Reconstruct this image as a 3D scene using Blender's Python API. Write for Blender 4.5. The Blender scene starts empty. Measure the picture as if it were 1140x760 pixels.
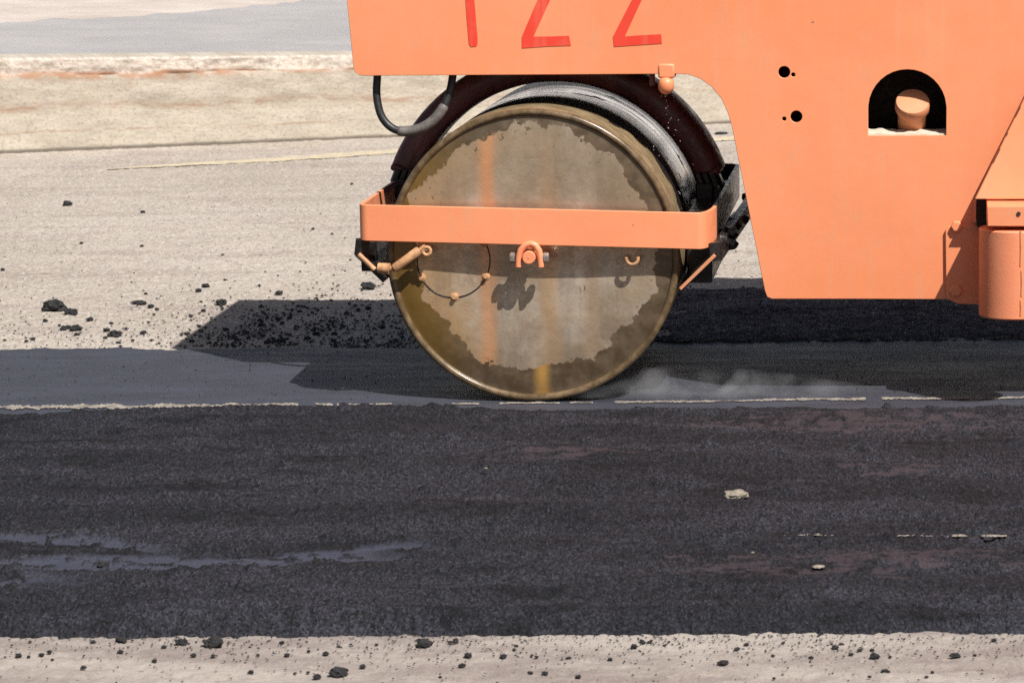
import bpy, bmesh, math, random
import numpy as np
from mathutils import Vector, Matrix
random.seed(7); RNG = np.random.default_rng(11)
SC = bpy.context.scene
COL = SC.collection
PI = math.pi

# ------------------------------------------------------------------ camera (a long lens, slightly tilted)
F = 3860.0
def cam_setup():
    Y = np.array([1050-570, 225+380, -F]); Y = Y/np.linalg.norm(Y)
    r = math.radians(1.0)
    zx, zy = -math.sin(r), math.cos(r)
    Z = np.array([zx, zy, -(zx*Y[0]+zy*Y[1])/Y[2]]); Z = Z/np.linalg.norm(Z)
    M = np.stack([np.cross(Y, Z), Y, Z])
    ray = np.array([(592.5-570)/F, -(283.5-380)/F, -1])
    return M, np.array([0, 0, .6]) - M @ (ray*F*.6/163.0)
CM, CC = cam_setup()
def ray(px, py): return CM @ np.array([(px-570)/F, -(py-380)/F, -1.0])
def atY(px, py, Y):
    d = ray(px, py); return CC + (Y-CC[1])/d[1]*d
def atZ(px, py, z=0.0):
    d = ray(px, py); return CC + (z-CC[2])/d[2]*d
def proj(P):
    q = (np.asarray(P, float)-CC) @ CM
    return 570+F*q[..., 0]/-q[..., 2], 380-F*q[..., 1]/-q[..., 2]
cam = bpy.data.cameras.new('camera'); cam_o = bpy.data.objects.new('camera', cam); COL.objects.link(cam_o)
cam.sensor_width = 36; cam.lens = 36*F/1140; cam.clip_start = .1; cam.clip_end = 2000
m4 = Matrix([list(CM[i])+[CC[i]] for i in range(3)]+[[0, 0, 0, 1]])
cam_o.matrix_world = m4; SC.camera = cam_o
cam.dof.use_dof = True; cam.dof.focus_distance = 14.1; cam.dof.aperture_fstop = 11.0

# ------------------------------------------------------------------ light
SUN = Vector((.5, -.62, 1.0)).normalized()
sl = bpy.data.lights.new('sun', 'SUN'); sl.energy = 5.0; sl.angle = math.radians(.53); sl.color = (1, .965, .925)
so = bpy.data.objects.new('sun', sl); COL.objects.link(so)
so.rotation_euler = SUN.to_track_quat('Z', 'Y').to_euler(); so.location = (6, -8, 12)
w = bpy.data.worlds.new('World'); SC.world = w; w.use_nodes = True
nt = w.node_tree; bg = nt.nodes['Background']
sky = nt.nodes.new('ShaderNodeTexSky'); sky.sky_type = 'NISHITA'; sky.sun_disc = False
sky.sun_elevation = math.asin(SUN.z); sky.sun_rotation = math.atan2(SUN.x, SUN.y)
sky.air_density = 1.0; sky.dust_density = 2.0
hs = nt.nodes.new('ShaderNodeHueSaturation'); hs.inputs['Saturation'].default_value = .85
nt.links.new(sky.outputs[0], hs.inputs['Color']); nt.links.new(hs.outputs[0], bg.inputs[0]); bg.inputs[1].default_value = .05
SC.cycles.max_bounces = 8; SC.cycles.use_denoising = False; SC.cycles.sample_clamp_indirect = 6
SC.view_settings.view_transform = 'Standard'; SC.view_settings.look = 'None'
SC.view_settings.gamma = 1; SC.view_settings.exposure = .32

# ------------------------------------------------------------------ node helpers
class Mat:
    def __init__(s, name, rough=.8, metallic=0.0, spec=.5):
        s.m = bpy.data.materials.new(name); s.m.use_nodes = True
        s.t = s.m.node_tree; s.b = s.t.nodes['Principled BSDF']
        s.b.inputs['Roughness'].default_value = rough; s.b.inputs['Metallic'].default_value = metallic
        s.b.inputs['Specular IOR Level'].default_value = spec
        s.pos = s.node('ShaderNodeNewGeometry').outputs['Position']
    def node(s, t): return s.t.nodes.new(t)
    def put(s, sock, v):
        if isinstance(v, bpy.types.NodeSocket): s.t.links.new(v, sock)
        elif v is not None: sock.default_value = (tuple(v)+(1,) if isinstance(v, (tuple, list)) and len(v) == 3 and sock.type == 'RGBA' else v)
    def scale(s, v, sc, off=(0, 0, 0), rot=(0, 0, 0)):
        n = s.node('ShaderNodeMapping'); s.put(n.inputs[0], v)
        n.inputs['Scale'].default_value = sc; n.inputs['Location'].default_value = off; n.inputs['Rotation'].default_value = rot
        return n.outputs[0]
    def noise(s, scale, detail=4, rough=.55, vec=None, dist=0):
        n = s.node('ShaderNodeTexNoise'); s.put(n.inputs['Vector'], vec if vec is not None else s.pos)
        n.inputs['Scale'].default_value = scale; n.inputs['Detail'].default_value = detail
        n.inputs['Roughness'].default_value = rough; n.inputs['Distortion'].default_value = dist
        return n.outputs[0]
    def vor(s, scale, vec=None, out='Distance'):
        n = s.node('ShaderNodeTexVoronoi'); s.put(n.inputs['Vector'], vec if vec is not None else s.pos)
        n.inputs['Scale'].default_value = scale; return n.outputs[out]
    def ramp(s, fac, lo, hi, a=0.0, b=1.0):
        n = s.node('ShaderNodeMapRange'); n.interpolation_type = 'SMOOTHSTEP'; s.put(n.inputs['Value'], fac)
        s.put(n.inputs['From Min'], lo); s.put(n.inputs['From Max'], hi)
        n.inputs['To Min'].default_value = a; n.inputs['To Max'].default_value = b
        return n.outputs[0]
    def mix(s, fac, a, b, mode='MIX'):
        n = s.node('ShaderNodeMix'); n.data_type = 'RGBA'; n.blend_type = mode
        s.put(n.inputs[0], fac); s.put(n.inputs[6], a); s.put(n.inputs[7], b); return n.outputs[2]
    def math(s, op, a, b=None, c=None):
        n = s.node('ShaderNodeMath'); n.operation = op; s.put(n.inputs[0], a)
        if b is not None: s.put(n.inputs[1], b)
        if c is not None: s.put(n.inputs[2], c)
        return n.outputs[0]
    def sep(s, v=None):
        n = s.node('ShaderNodeSeparateXYZ'); s.put(n.inputs[0], v if v is not None else s.pos); return n.outputs
    def attr(s, name):
        n = s.node('ShaderNodeAttribute'); n.attribute_name = name; return n
    def bump(s, h, strength=.5, dist=.01, prev=None):
        n = s.node('ShaderNodeBump'); s.put(n.inputs['Height'], h); n.inputs['Strength'].default_value = strength
        n.inputs['Distance'].default_value = dist
        if prev is not None: s.put(n.inputs['Normal'], prev)
        return n.outputs[0]
    def done(s, color=None, rough=None, normal=None):
        s.put(s.b.inputs['Base Color'], color)
        if rough is not None: s.put(s.b.inputs['Roughness'], rough)
        if normal is not None: s.put(s.b.inputs['Normal'], normal)
        return s.m

def paint(name, col, dust=.18, rough=.42, cast=.06):
    M = Mat(name, rough)
    c = M.mix(M.ramp(M.noise(1.6, 5, .6), .3, .75), col, tuple(x*y for x, y in zip(col, (.96, .88, .82))))
    streak = M.noise(1, 5, .6, M.scale(M.pos, (26, 26, 1.6)))
    c = M.mix(M.ramp(streak, .5, .8, 0, dust), c, (.62, .36, .22))
    low = M.ramp(M.noise(7, 6, .65), .52, .72, 0, dust*.9)
    c = M.mix(low, c, (.55, .33, .2))
    chip = M.ramp(M.noise(24, 4, .6), .735, .75)
    c = M.mix(chip, c, (.2, .1, .06))
    h = M.noise(110, 2, .5)
    h2 = M.noise(5, 3, .5)
    n = M.bump(h2, .12, .02, M.bump(h, cast, .003))
    return M.done(c, M.ramp(M.noise(9, 4), .3, .7, rough-.06, rough+.14), n)
ORANGE = paint('orange_paint', (.85, .30, .14), .26)
ORANGE_BAR = paint('orange_bar_paint', (.86, .31, .15), .22, .38)
ORANGE_OLD = paint('worn_orange_paint', (.66, .27, .13), .6, .6)
CAST = paint('rough_cast_orange', (.84, .295, .15), .3, .46, .22)
RED = paint('red_number_paint', (.78, .055, .028), .2, .5)
def simple(name, col, var=.25, scale=14, rough=.6, metallic=0, bump=.15):
    M = Mat(name, rough, metallic)
    n = M.noise(scale, 5, .6)
    c = M.mix(M.ramp(n, .3, .72), tuple(x*(1-var) for x in col), tuple(min(1, x*(1+var)) for x in col))
    return M.done(c, M.ramp(M.noise(scale*2, 3), .3, .7, max(.05, rough-.12), min(1, rough+.12)), M.bump(M.noise(scale*6, 3), bump, .004))
MAROON = simple('maroon_primer', (.15, .045, .038), .35, 9, .42, 0, .12)
BLACKIRON = simple('greasy_black_iron', (.028, .022, .02), .4, 22, .35, .2, .4)
RUBBER = simple('black_rubber', (.016, .016, .017), .2, 40, .48)
TAPE = simple('grey_tape', (.13, .115, .105), .25, 30, .6)
BRASS = simple('worn_tan_steel', (.50, .27, .13), .3, 25, .5, 0, .3)
STEEL = simple('dull_steel', (.34, .30, .26), .25, 30, .4, .6)
GLASS = simple('dark_cab_glass', (.01, .012, .013), .1, 4, .06, 0, 0)
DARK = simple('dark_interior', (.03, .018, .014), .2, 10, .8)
PALE_DUST = simple('dusty_pale_steel', (.62, .54, .42), .15, 26, .9, 0, .6)

# ------------------------------------------------------------------ mesh helpers
def link(name, verts, faces, mat, parent=None, smooth=None, loc=None):
    me = bpy.data.meshes.new(name); me.from_pydata([tuple(map(float, v)) for v in verts], [], faces)
    return link_me(name, me, mat, parent, smooth)
def link_me(name, me, mat, parent=None, smooth=None):
    bm = bmesh.new(); bm.from_mesh(me); bmesh.ops.recalc_face_normals(bm, faces=bm.faces); bm.to_mesh(me); bm.free()
    if mat is not None: me.materials.append(mat)
    if smooth is not None:
        me.polygons.foreach_set('use_smooth', [True]*len(me.polygons)); me.set_sharp_from_angle(angle=math.radians(smooth))
    o = bpy.data.objects.new(name, me); COL.objects.link(o)
    if parent is not None:
        o.parent = parent
        if parent.type == 'EMPTY': o.matrix_parent_inverse = Matrix.Translation(-parent.location)
    return o
def tag(o, label=None, cat=None, group=None, kind=None):
    for k, v in (('label', label), ('category', cat), ('group', group), ('kind', kind)):
        if v: o[k] = v
    return o
class B:                                    # collects shapes for ONE part
    def __init__(s): s.v = []; s.f = []
    def add(s, v, f):
        n = len(s.v); s.v += [tuple(map(float, p)) for p in v]; s.f += [tuple(n+i for i in q) for q in f]; return s
    def box(s, lo, hi, M=None):
        x0, y0, z0 = lo; x1, y1, z1 = hi
        v = [(x0, y0, z0), (x1, y0, z0), (x1, y1, z0), (x0, y1, z0), (x0, y0, z1), (x1, y0, z1), (x1, y1, z1), (x0, y1, z1)]
        if M is not None: v = [M @ Vector(p) for p in v]
        return s.add(v, [(0, 3, 2, 1), (4, 5, 6, 7), (0, 1, 5, 4), (1, 2, 6, 5), (2, 3, 7, 6), (3, 0, 4, 7)])
    def bar(s, a, b, w, h, up=(0, 0, 1)):
        a, b = Vector(a), Vector(b); d = (b-a); L = d.length; d.normalize()
        u = Vector(up); sx = d.cross(u).normalized(); u = sx.cross(d)
        R = Matrix((sx, d, u)).transposed().to_4x4(); R.translation = a
        return s.box((-w/2, 0, -h/2), (w/2, L, h/2), R)
    def tube(s, path, r, n=14, caps=True):
        P = [Vector(p) for p in path]; rr = r if isinstance(r, (list, tuple)) else [r]*len(P)
        base = len(s.v); ref = None
        for i, p in enumerate(P):
            d = (P[min(i+1, len(P)-1)]-P[max(i-1, 0)]).normalized()
            if ref is None:
                ref = Vector((0, 0, 1)) if abs(d.z) < .9 else Vector((1, 0, 0))
                ref = (ref-d*ref.dot(d)).normalized()
            else: ref = (ref-d*ref.dot(d)).normalized()
            q = d.cross(ref)
            for k in range(n):
                a = 2*PI*k/n; s.v.append(tuple(p+(ref*math.cos(a)+q*math.sin(a))*rr[i]))
        for i in range(len(P)-1):
            for k in range(n):
                k2 = (k+1) % n
                s.f.append((base+i*n+k, base+i*n+k2, base+(i+1)*n+k2, base+(i+1)*n+k))
        if caps:
            s.f.append(tuple(base+k for k in range(n-1, -1, -1))); s.f.append(tuple(base+(len(P)-1)*n+k for k in range(n)))
        return s
    def lathe(s, prof, n, c, axis=(0, 1, 0)):   # prof: (radius, distance along axis)
        A = Vector(axis).normalized(); u = Vector((1, 0, 0)) if abs(A.x) < .9 else Vector((0, 0, 1))
        u = (u-A*u.dot(A)).normalized(); q = A.cross(u); c = Vector(c); base = len(s.v); rings = []
        for r, t in prof:
            if r < 1e-6:
                rings.append([len(s.v)]); s.v.append(tuple(c+A*t)); continue
            ring = []
            for k in range(n):
                a = 2*PI*k/n; ring.append(len(s.v)); s.v.append(tuple(c+A*t+(u*math.cos(a)+q*math.sin(a))*r))
            rings.append(ring)
        for A_, B_ in zip(rings, rings[1:]):
            for k in range(n):
                k2 = (k+1) % n
                if len(A_) == 1: s.f.append((A_[0], B_[k], B_[k2]))
                elif len(B_) == 1: s.f.append((A_[k], A_[k2], B_[0]))
                else: s.f.append((A_[k], A_[k2], B_[k2], B_[k]))
        return s
    def strip(s, path, th, z0, z1, closed=False):   # upright plate bent along an XY path; z0/z1: functions of x
        P = [Vector((p[0], p[1])) for p in path]; N = len(P); base = len(s.v)
        for i, p in enumerate(P):
            a = P[(i-1) % N] if (closed or i) else p; b = P[(i+1) % N] if (closed or i < N-1) else p
            d = (b-a).normalized(); nn = Vector((-d.y, d.x))*th/2
            for q, z in ((p+nn, z0), (p-nn, z0), (p-nn, z1), (p+nn, z1)): s.v.append((q.x, q.y, z(q.x)))
        for i in range(N if closed else N-1):
            j = (i+1) % N
            for k in range(4):
                k2 = (k+1) % 4; s.f.append((base+i*4+k, base+j*4+k, base+j*4+k2, base+i*4+k2))
        if not closed: s.f += [tuple(base+k for k in range(4)), tuple(base+(N-1)*4+k for k in range(3, -1, -1))]
        return s
    def prism(s, poly, y0, y1, holes=()):       # outline in XZ, extruded along Y, with holes
        bm = bmesh.new(); ed = []
        for loop in [poly]+list(holes):
            vs = [bm.verts.new((p[0], y0, p[1])) for p in loop]
            ed += [bm.edges.new((vs[i], vs[(i+1) % len(vs)])) for i in range(len(vs))]
        bmesh.ops.triangle_fill(bm, use_beauty=True, use_dissolve=False, edges=ed)
        r = bmesh.ops.extrude_face_region(bm, geom=bm.faces[:])
        bmesh.ops.translate(bm, vec=(0, y1-y0, 0), verts=[e for e in r['geom'] if isinstance(e, bmesh.types.BMVert)])
        bm.verts.ensure_lookup_table(); bm.verts.index_update()
        s.add([v.co for v in bm.verts], [[v.index for v in f.verts] for f in bm.faces]); bm.free(); return s
    def out(s, name, mat, parent=None, smooth=None, bevel=0):
        o = link(name, s.v, s.f, mat, parent, smooth)
        if bevel:
            b = o.modifiers.new('bevel', 'BEVEL'); b.width = bevel; b.segments = 2; b.limit_method = 'ANGLE'; b.angle_limit = math.radians(40)
        return o
def pxz(pts, Y): return [(atY(x, y, Y)[0], atY(x, y, Y)[2]) for x, y in pts]
def circ(cx, cy, r, n=20): return [(cx+r*math.cos(2*PI*k/n), cy+r*math.sin(2*PI*k/n)) for k in range(n)]
def hexhead(b, c, r, h, axis=(0, -1, 0)):
    b.lathe([(r, 0), (r, h*.8), (r*.86, h), (0, h)], 6, c, axis); return b

def vnoise(x, y, seed=0):
    xi = np.floor(x).astype(np.int64); yi = np.floor(y).astype(np.int64); fx = x-xi; fy = y-yi
    fx = fx*fx*(3-2*fx); fy = fy*fy*(3-2*fy)
    def h(a, b):
        n = (a*374761393+b*668265263+seed*982451653) & 0x7fffffff
        n = ((n ^ (n >> 13))*1274126177) & 0x7fffffff
        return ((n ^ (n >> 16)) & 0xffff)/65535.0
    return (h(xi, yi)*(1-fx)+h(xi+1, yi)*fx)*(1-fy)+(h(xi, yi+1)*(1-fx)+h(xi+1, yi+1)*fx)*fy
def fbm(x, y, seed=0, octv=4):
    t = 0; a = .5
    for k in range(octv): t = t+a*vnoise(x*2**k, y*2**k, seed+k*17); a *= .5
    return t/(1-.5**octv)
def sm(x, a, b):
    t = np.clip((x-a)/(b-a), 0, 1); return t*t*(3-2*t)
def grid(name, us, vs, pos, z, mat, attrs=None):
    nu, nv = len(us), len(vs)
    V = np.empty((nv, nu, 3)); V[..., 0], V[..., 1] = pos; V[..., 2] = z
    idx = np.arange(nu*nv).reshape(nv, nu)
    Q = np.stack([idx[:-1, :-1], idx[:-1, 1:], idx[1:, 1:], idx[1:, :-1]], -1).reshape(-1, 4)
    me = bpy.data.meshes.new(name); me.vertices.add(nu*nv); me.vertices.foreach_set('co', V.reshape(-1))
    me.loops.add(Q.size); me.loops.foreach_set('vertex_index', Q.reshape(-1))
    me.polygons.add(len(Q)); me.polygons.foreach_set('loop_start', np.arange(0, Q.size, 4)); me.polygons.foreach_set('use_smooth', np.ones(len(Q), bool))
    me.update(calc_edges=True)
    for k, a in (attrs or {}).items():
        at = me.attributes.new(k, 'FLOAT', 'POINT'); at.data.foreach_set('value', np.ascontiguousarray(a, dtype=np.float32).reshape(-1))
    me.materials.append(mat); o = bpy.data.objects.new(name, me); COL.objects.link(o); return o

# ------------------------------------------------------------------ ground
GZ = -.022                                              # old concrete a little below the new strip
A0, A1 = atZ(0, 453)[:2], atZ(1140, 443)[:2]
U = (A1-A0)/np.linalg.norm(A1-A0); Vv = np.array([-U[1], U[0]])     # along / across the road
ROT = math.atan2(U[1], U[0])
def uv(p): d = np.asarray(p)[..., :2]-A0; return d @ U, d @ Vv
def xy(u, v): return A0[0]+u*U[0]+v*Vv[0], A0[1]+u*U[1]+v*Vv[1]

M = Mat('old_concrete_ground', .95, 0, .2)
rv = M.scale(M.pos, (1, 1, 1), rot=(0, 0, -ROT))
big = M.noise(.55, 6, .6); strk = M.noise(1, 6, .62, M.scale(rv, (.35, 3.2, 1)))
c = M.mix(M.ramp(big, .34, .68), (.375, .325, .27), (.465, .41, .35))
c = M.mix(M.ramp(strk, .48, .72, 0, .6), c, (.30, .25, .215))
c = M.mix(M.ramp(M.noise(2.4, 7, .7), .54, .70, 0, .6), c, (.49, .42, .35))
c = M.mix(M.ramp(M.noise(1, 6, .68, M.scale(rv, (1.0, 1.9, 1), off=(1, 4, 0))), .52, .66, 0, .55), c, (.31, .25, .225))
c = M.mix(M.ramp(M.noise(1, 5, .6, M.scale(rv, (1.3, 5.5, 1), off=(3, 8, 0))), .64, .72, 0, .7), c, (.19, .16, .135))
n = M.node('ShaderNodeTexVoronoi'); M.put(n.inputs['Vector'], M.scale(rv, (1, .55, 1))); n.inputs['Scale'].default_value = 85
cell = M.sep(n.outputs['Color'])
fr = M.ramp(M.sep(rv)[1], -2.6, -1.6, .22, 1)
c = M.mix(M.ramp(M.sep(rv)[1], -2.6, -1.6, .9, 0), c, M.mix(M.ramp(M.noise(1, 7, .66, M.scale(rv, (.9, 2.6, 1), off=(2, 0, 0))), .40, .62), (.235, .195, .175), (.37, .325, .285)))
c = M.mix(M.math('MULTIPLY', fr, M.ramp(cell[0], .62, .95, 0, .6)), c, (.22, .185, .155))
c = M.mix(M.math('MULTIPLY', fr, M.ramp(cell[1], .70, .97, 0, .55)), c, (.60, .54, .475))
c = M.mix(M.ramp(M.noise(26, 4, .7), .56, .70, 0, .55), c, (.23, .19, .155))
c = M.mix(M.ramp(M.noise(33, 3, .6), .67, .71, 0, .8), c, (.07, .06, .052))
hgt = M.math('ADD', M.noise(60, 4, .75), M.math('MULTIPLY', M.noise(7, 4, .6), 2.0))
GROUND = M.done(c, None, M.bump(hgt, .6, .010))
usg = np.concatenate([[-400, -120, -50], np.linspace(-25, -5.6, 40), np.arange(-5.5, 5.6, .0125), np.linspace(5.7, 25, 40), [50, 120, 400]])
vsg = np.concatenate([[-400, -100, -30], np.linspace(-12, -5.4, 20), np.arange(-5.2, -3.4, .016), np.linspace(-3.3, 1.0, 8), np.arange(1.05, 4.5, .02), np.arange(4.5, 12.5, .045), np.linspace(13, 30, 10), [60, 150, 400]])
Ug, Vg = np.meshgrid(usg, vsg); X, Yg = xy(Ug, Vg)
near = sm(-np.abs(Ug), -14, -7)*sm(-np.abs(Vg-3), -13, -9.5)
Z = GZ+near*(.010*(fbm(Ug*26, Vg*20, 201, 3)-.5)+.005*(fbm(Ug*75, Vg*40, 202, 2)-.5)+.006*(fbm(Ug*1.1, Vg*1.6, 203, 4)-.5)-.004)
o = grid('ground', usg, vsg, (X, Yg), Z, GROUND); tag(o, 'pale worn concrete ground scattered with black crumbs', None, None, 'structure')

# fresh asphalt
def asphalt(name, base, rough, fine):
    M = Mat(name, rough, 0, .22)
    tr = M.attr('track').outputs['Fac']; rd = M.attr('redness').outputs['Fac']
    g = M.noise(170, 3, .7); g2 = M.noise(60, 4, .7); g3 = M.noise(2.2, 5, .6)
    vo = M.node('ShaderNodeTexVoronoi'); M.put(vo.inputs['Vector'], M.scale(M.pos, (1, .5, 1))); vo.inputs['Scale'].default_value = 165; cell = M.sep(vo.outputs['Color'])
    c = M.mix(M.ramp(g2, .3, .7), tuple(x*.7 for x in base), tuple(x*1.3 for x in base))
    gr = M.ramp(cell[0], .35, .95); pit = M.ramp(cell[1], .60, .9)
    rvm = M.scale(M.pos, (1, 1, 1), rot=(0, 0, -ROT))
    c = M.mix(M.ramp(M.noise(1, 6, .62, M.scale(rvm, (.8, 3.0, 1))), .40, .62, 0, .75), c, tuple(x*1.9 for x in base))
    c = M.mix(M.ramp(M.noise(1, 6, .66, M.scale(rvm, (1.6, 4.2, 1), off=(5, 2, 0))), .52, .64, 0, .8), c, tuple(x*.45 for x in base))
    c = M.mix(M.math('MULTIPLY', gr, .75), c, M.mix(1.0, c, (2.5, 2.5, 2.75), 'MULTIPLY'))
    c = M.mix(M.math('MULTIPLY', pit, .8), c, (.004, .004, .004))
    c = M.mix(M.ramp(M.noise(120, 1, .5), .745, .78, 0, .35*fine), c, (.26, .245, .23))
    c = M.mix(M.math('MULTIPLY', tr, .9), c, (.060, .064, .090))
    c = M.mix(M.math('MULTIPLY', rd, .85), c, (.066, .049, .056))
    h = M.math('ADD', g, M.math('MULTIPLY', g2, 1.3))
    r = M.math('SUBTRACT', M.ramp(g2, .3, .7, rough-.08, rough+.1), M.math('MULTIPLY', tr, .12))
    return M.done(c, r, M.bump(h, .75*fine, .009))
HOT = asphalt('hot_asphalt_mix', (.0145, .0142, .0170), .85, 1.0)
LOOSE = asphalt('loose_asphalt_mix', (.11, .10, .095), .85, 1.6)
def smooth_asphalt():
    M = Mat('rolled_asphalt', .5, 0, .5)
    rv = M.scale(M.pos, (1, 1, 1), rot=(0, 0, -ROT))
    s = M.noise(1, 7, .72, M.scale(rv, (1.4, 4.5, 1))); g = M.noise(140, 3, .7)
    c = M.mix(M.ramp(s, .35, .68), (.030, .032, .042), (.048, .051, .070))
    c = M.mix(M.ramp(M.noise(1, 4, .6, M.scale(rv, (5, 30, 1))), .64, .7, 0, .8), c, (.016, .015, .016))
    c = M.mix(M.ramp(M.noise(110, 1, .5), .69, .74, 0, .35), c, (.2, .19, .18))
    return M.done(c, M.ramp(s, .3, .7, .5, .66), M.bump(M.math('ADD', g, M.math('MULTIPLY', s, .6)), .35, .006))
ROLLED = smooth_asphalt()

fine = np.arange(-.25, 5.2, .0046)
us = np.concatenate([np.linspace(-30, -.26, 90), fine, np.linspace(5.22, 32, 90)])
v_far = 0.035; v_near = uv(atZ(570, 698.5))[1]
vs = np.concatenate([np.arange(v_near-.10, v_near+.25, .008), np.arange(v_near+.25, v_far+.035, .0105)])
Ug, Vg = np.meshgrid(us, vs); X, Yg = xy(Ug, Vg)
PX, PY = proj(np.stack([X, Yg, np.full_like(X, .03)], -1))
wig = (fbm(Ug*6, Vg*0+3, 5, 5)-.5)*.05+(fbm(Ug*40, Vg*30, 9, 3)-.5)*.035
edge_n = sm(Vg-v_near+wig, -.03, .10); edge_f = sm(v_far-Vg+wig*.7, -.012, .40)
lump = fbm(Ug*85, Vg*60, 1, 3); lump2 = fbm(Ug*24, Vg*26, 2, 3); wave = fbm(Ug*.7, Vg*3.4, 3, 4)
def band(yc, hw, x1, fade, sd):
    d = np.abs(PY+(fbm(Ug*5, Vg*9, sd, 4)-.5)*16-yc)
    return (1-sm(d, hw*.75, hw*1.05))*(1-sm(PX+(fbm(Ug*7, Vg*8, sd+3, 3)-.5)*120, x1, x1+fade))
track = np.maximum(band(632-.044*np.clip(PX, -400, 600), 11, 380, 140, 21), band(600+.04*np.clip(PX, -400, 600), 5, 120, 120, 33)*.9)
track = np.maximum(track, (1-sm(np.abs(PY-650+(fbm(Ug*5, Vg*9, 8)-.5)*20), 2, 7))*(1-sm(PX, 20, 110))*.8)
track = np.clip(track*sm(fbm(Ug*18, Vg*22, 44, 5), .36, .42), 0, 1)
def blob(cx, cy, rx, ry, sd):
    d = ((PX-cx)/rx)**2+((PY-cy)/ry)**2+(fbm(Ug*9, Vg*22, sd, 5)-.5)*4.2
    return (1-sm(d, .3, 1.15))*sm(fbm(Ug*20, Vg*24, sd+7, 4), .40, .50)
red = np.clip(np.maximum.reduce([blob(960, 466, 190, 11, 51), blob(620, 506, 80, 8, 52), blob(960, 628, 190, 17, 53), blob(1000, 524, 50, 6, 54), blob(560, 560, 60, 6, 55)*.5]), 0, 1)
smoothing = 1-.85*np.clip(track+red*.45, 0, 1)
top = .034+.075*(wave-.5)+.030*(fbm(Ug*2.2, Vg*8, 63, 3)-.5)*(1-track)+(.016*(lump2-.5)+.010*(lump-.5)+.0055*(RNG.random(Ug.shape)-.5))*smoothing-.010*track
clod = np.clip(fbm(Ug*11, Vg*14, 70, 2)-.70, 0, 1)*.09*smoothing; top = top+clod
top += .012*np.exp(-((PY-505)/7)**2)*(1-sm(np.abs(PX-600), 40, 140))
Z = (GZ-.02)+(top-GZ+.02)*np.minimum(edge_n, edge_f)
MATZ = (us, vs, Z.copy())
def matz(px, py):
    z = .03
    for _ in range(3):
        a, b_ = uv(atZ(px, py, z)); iu = int(np.clip(np.searchsorted(us_m, a), 2, len(us_m)-3)); iv = int(np.clip(np.searchsorted(vs_m, b_), 2, len(vs_m)-3))
        z = float(MATZ[2][iv-2:iv+3, iu-2:iu+3].mean())
    return z
us_m, vs_m = us, vs
o = grid('asphalt_mat', us, vs, (X, Yg), Z, HOT, {'track': track, 'redness': red*.75}); tag(o, 'rough black hot asphalt mat spread across the foreground', None, None, 'structure')

# rolled strip under the drum
us2 = np.concatenate([np.linspace(-30, -1.2, 60), np.arange(-1.2, 6.2, .016), np.linspace(6.22, 32, 60)])
v1 = uv(atZ(300, 382.5))[1]
vs2 = np.arange(-.34, v1+.16, .016)
Ug, Vg = np.meshgrid(us2, vs2); X, Yg = xy(Ug, Vg)
PX, PY = proj(np.stack([X, Yg, np.zeros_like(X)], -1))
wig = (fbm(Ug*2.2, Vg*0+1, 81, 5)-.5)*.22+(fbm(Ug*16, Vg*14, 82, 3)-.5)*.09
lim = v1+.10*sm(Ug, 2, 4)
e = sm(lim-Vg+wig, -.02, .03)
Z = (GZ-.01)+(-.010-GZ+.01)*e-.0010+.0025*(fbm(Ug*1.5, Vg*14, 83, 4)-.5)*e
o = grid('rolled_asphalt_strip', us2, vs2, (X, Yg), Z, ROLLED); tag(o, 'smooth blue grey strip of freshly rolled asphalt', None, None, 'structure')

# loose asphalt spilt behind the strip, thick under the machine and thinning out to the left
us3 = np.concatenate([np.arange(.0, 7.0, .0095), np.linspace(7.02, 20, 60)])
v3a, v3b = v1-.03, uv(atZ(900, 316))[1]
vs3 = np.arange(v3a-.1, v3b+.25, .017)
Ug, Vg = np.meshgrid(us3, vs3); X, Yg = xy(Ug, Vg)
cov = fbm(Ug*7, Vg*6, 91, 5)
dens = .30+.62*sm(Ug, 2.3, 3.1)-.25*sm(np.abs(Vg-v3a-.05), 0, .5)*(1-sm(Ug, 2.4, 3.2))
dens = dens*sm(v3b+.12*(fbm(Ug*5, Vg*5, 93)-.5)*3-Vg, -.05, .25)*sm(Ug, .1, 1.3)*sm(Vg-v3a+.04, 0, .06)
e = sm(dens-cov, -.03, .07)
Z = GZ-.012+e*(.026+.03*(fbm(Ug*24, Vg*24, 94, 3)-.45)+.008*(RNG.random(Ug.shape)-.5))
zz = np.zeros_like(Z)
o = grid('loose_asphalt', us3, vs3, (X, Yg), Z, LOOSE, {'track': zz, 'redness': zz}); tag(o, 'loose black asphalt spilt behind the rolled strip', None, None, 'structure')

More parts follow.
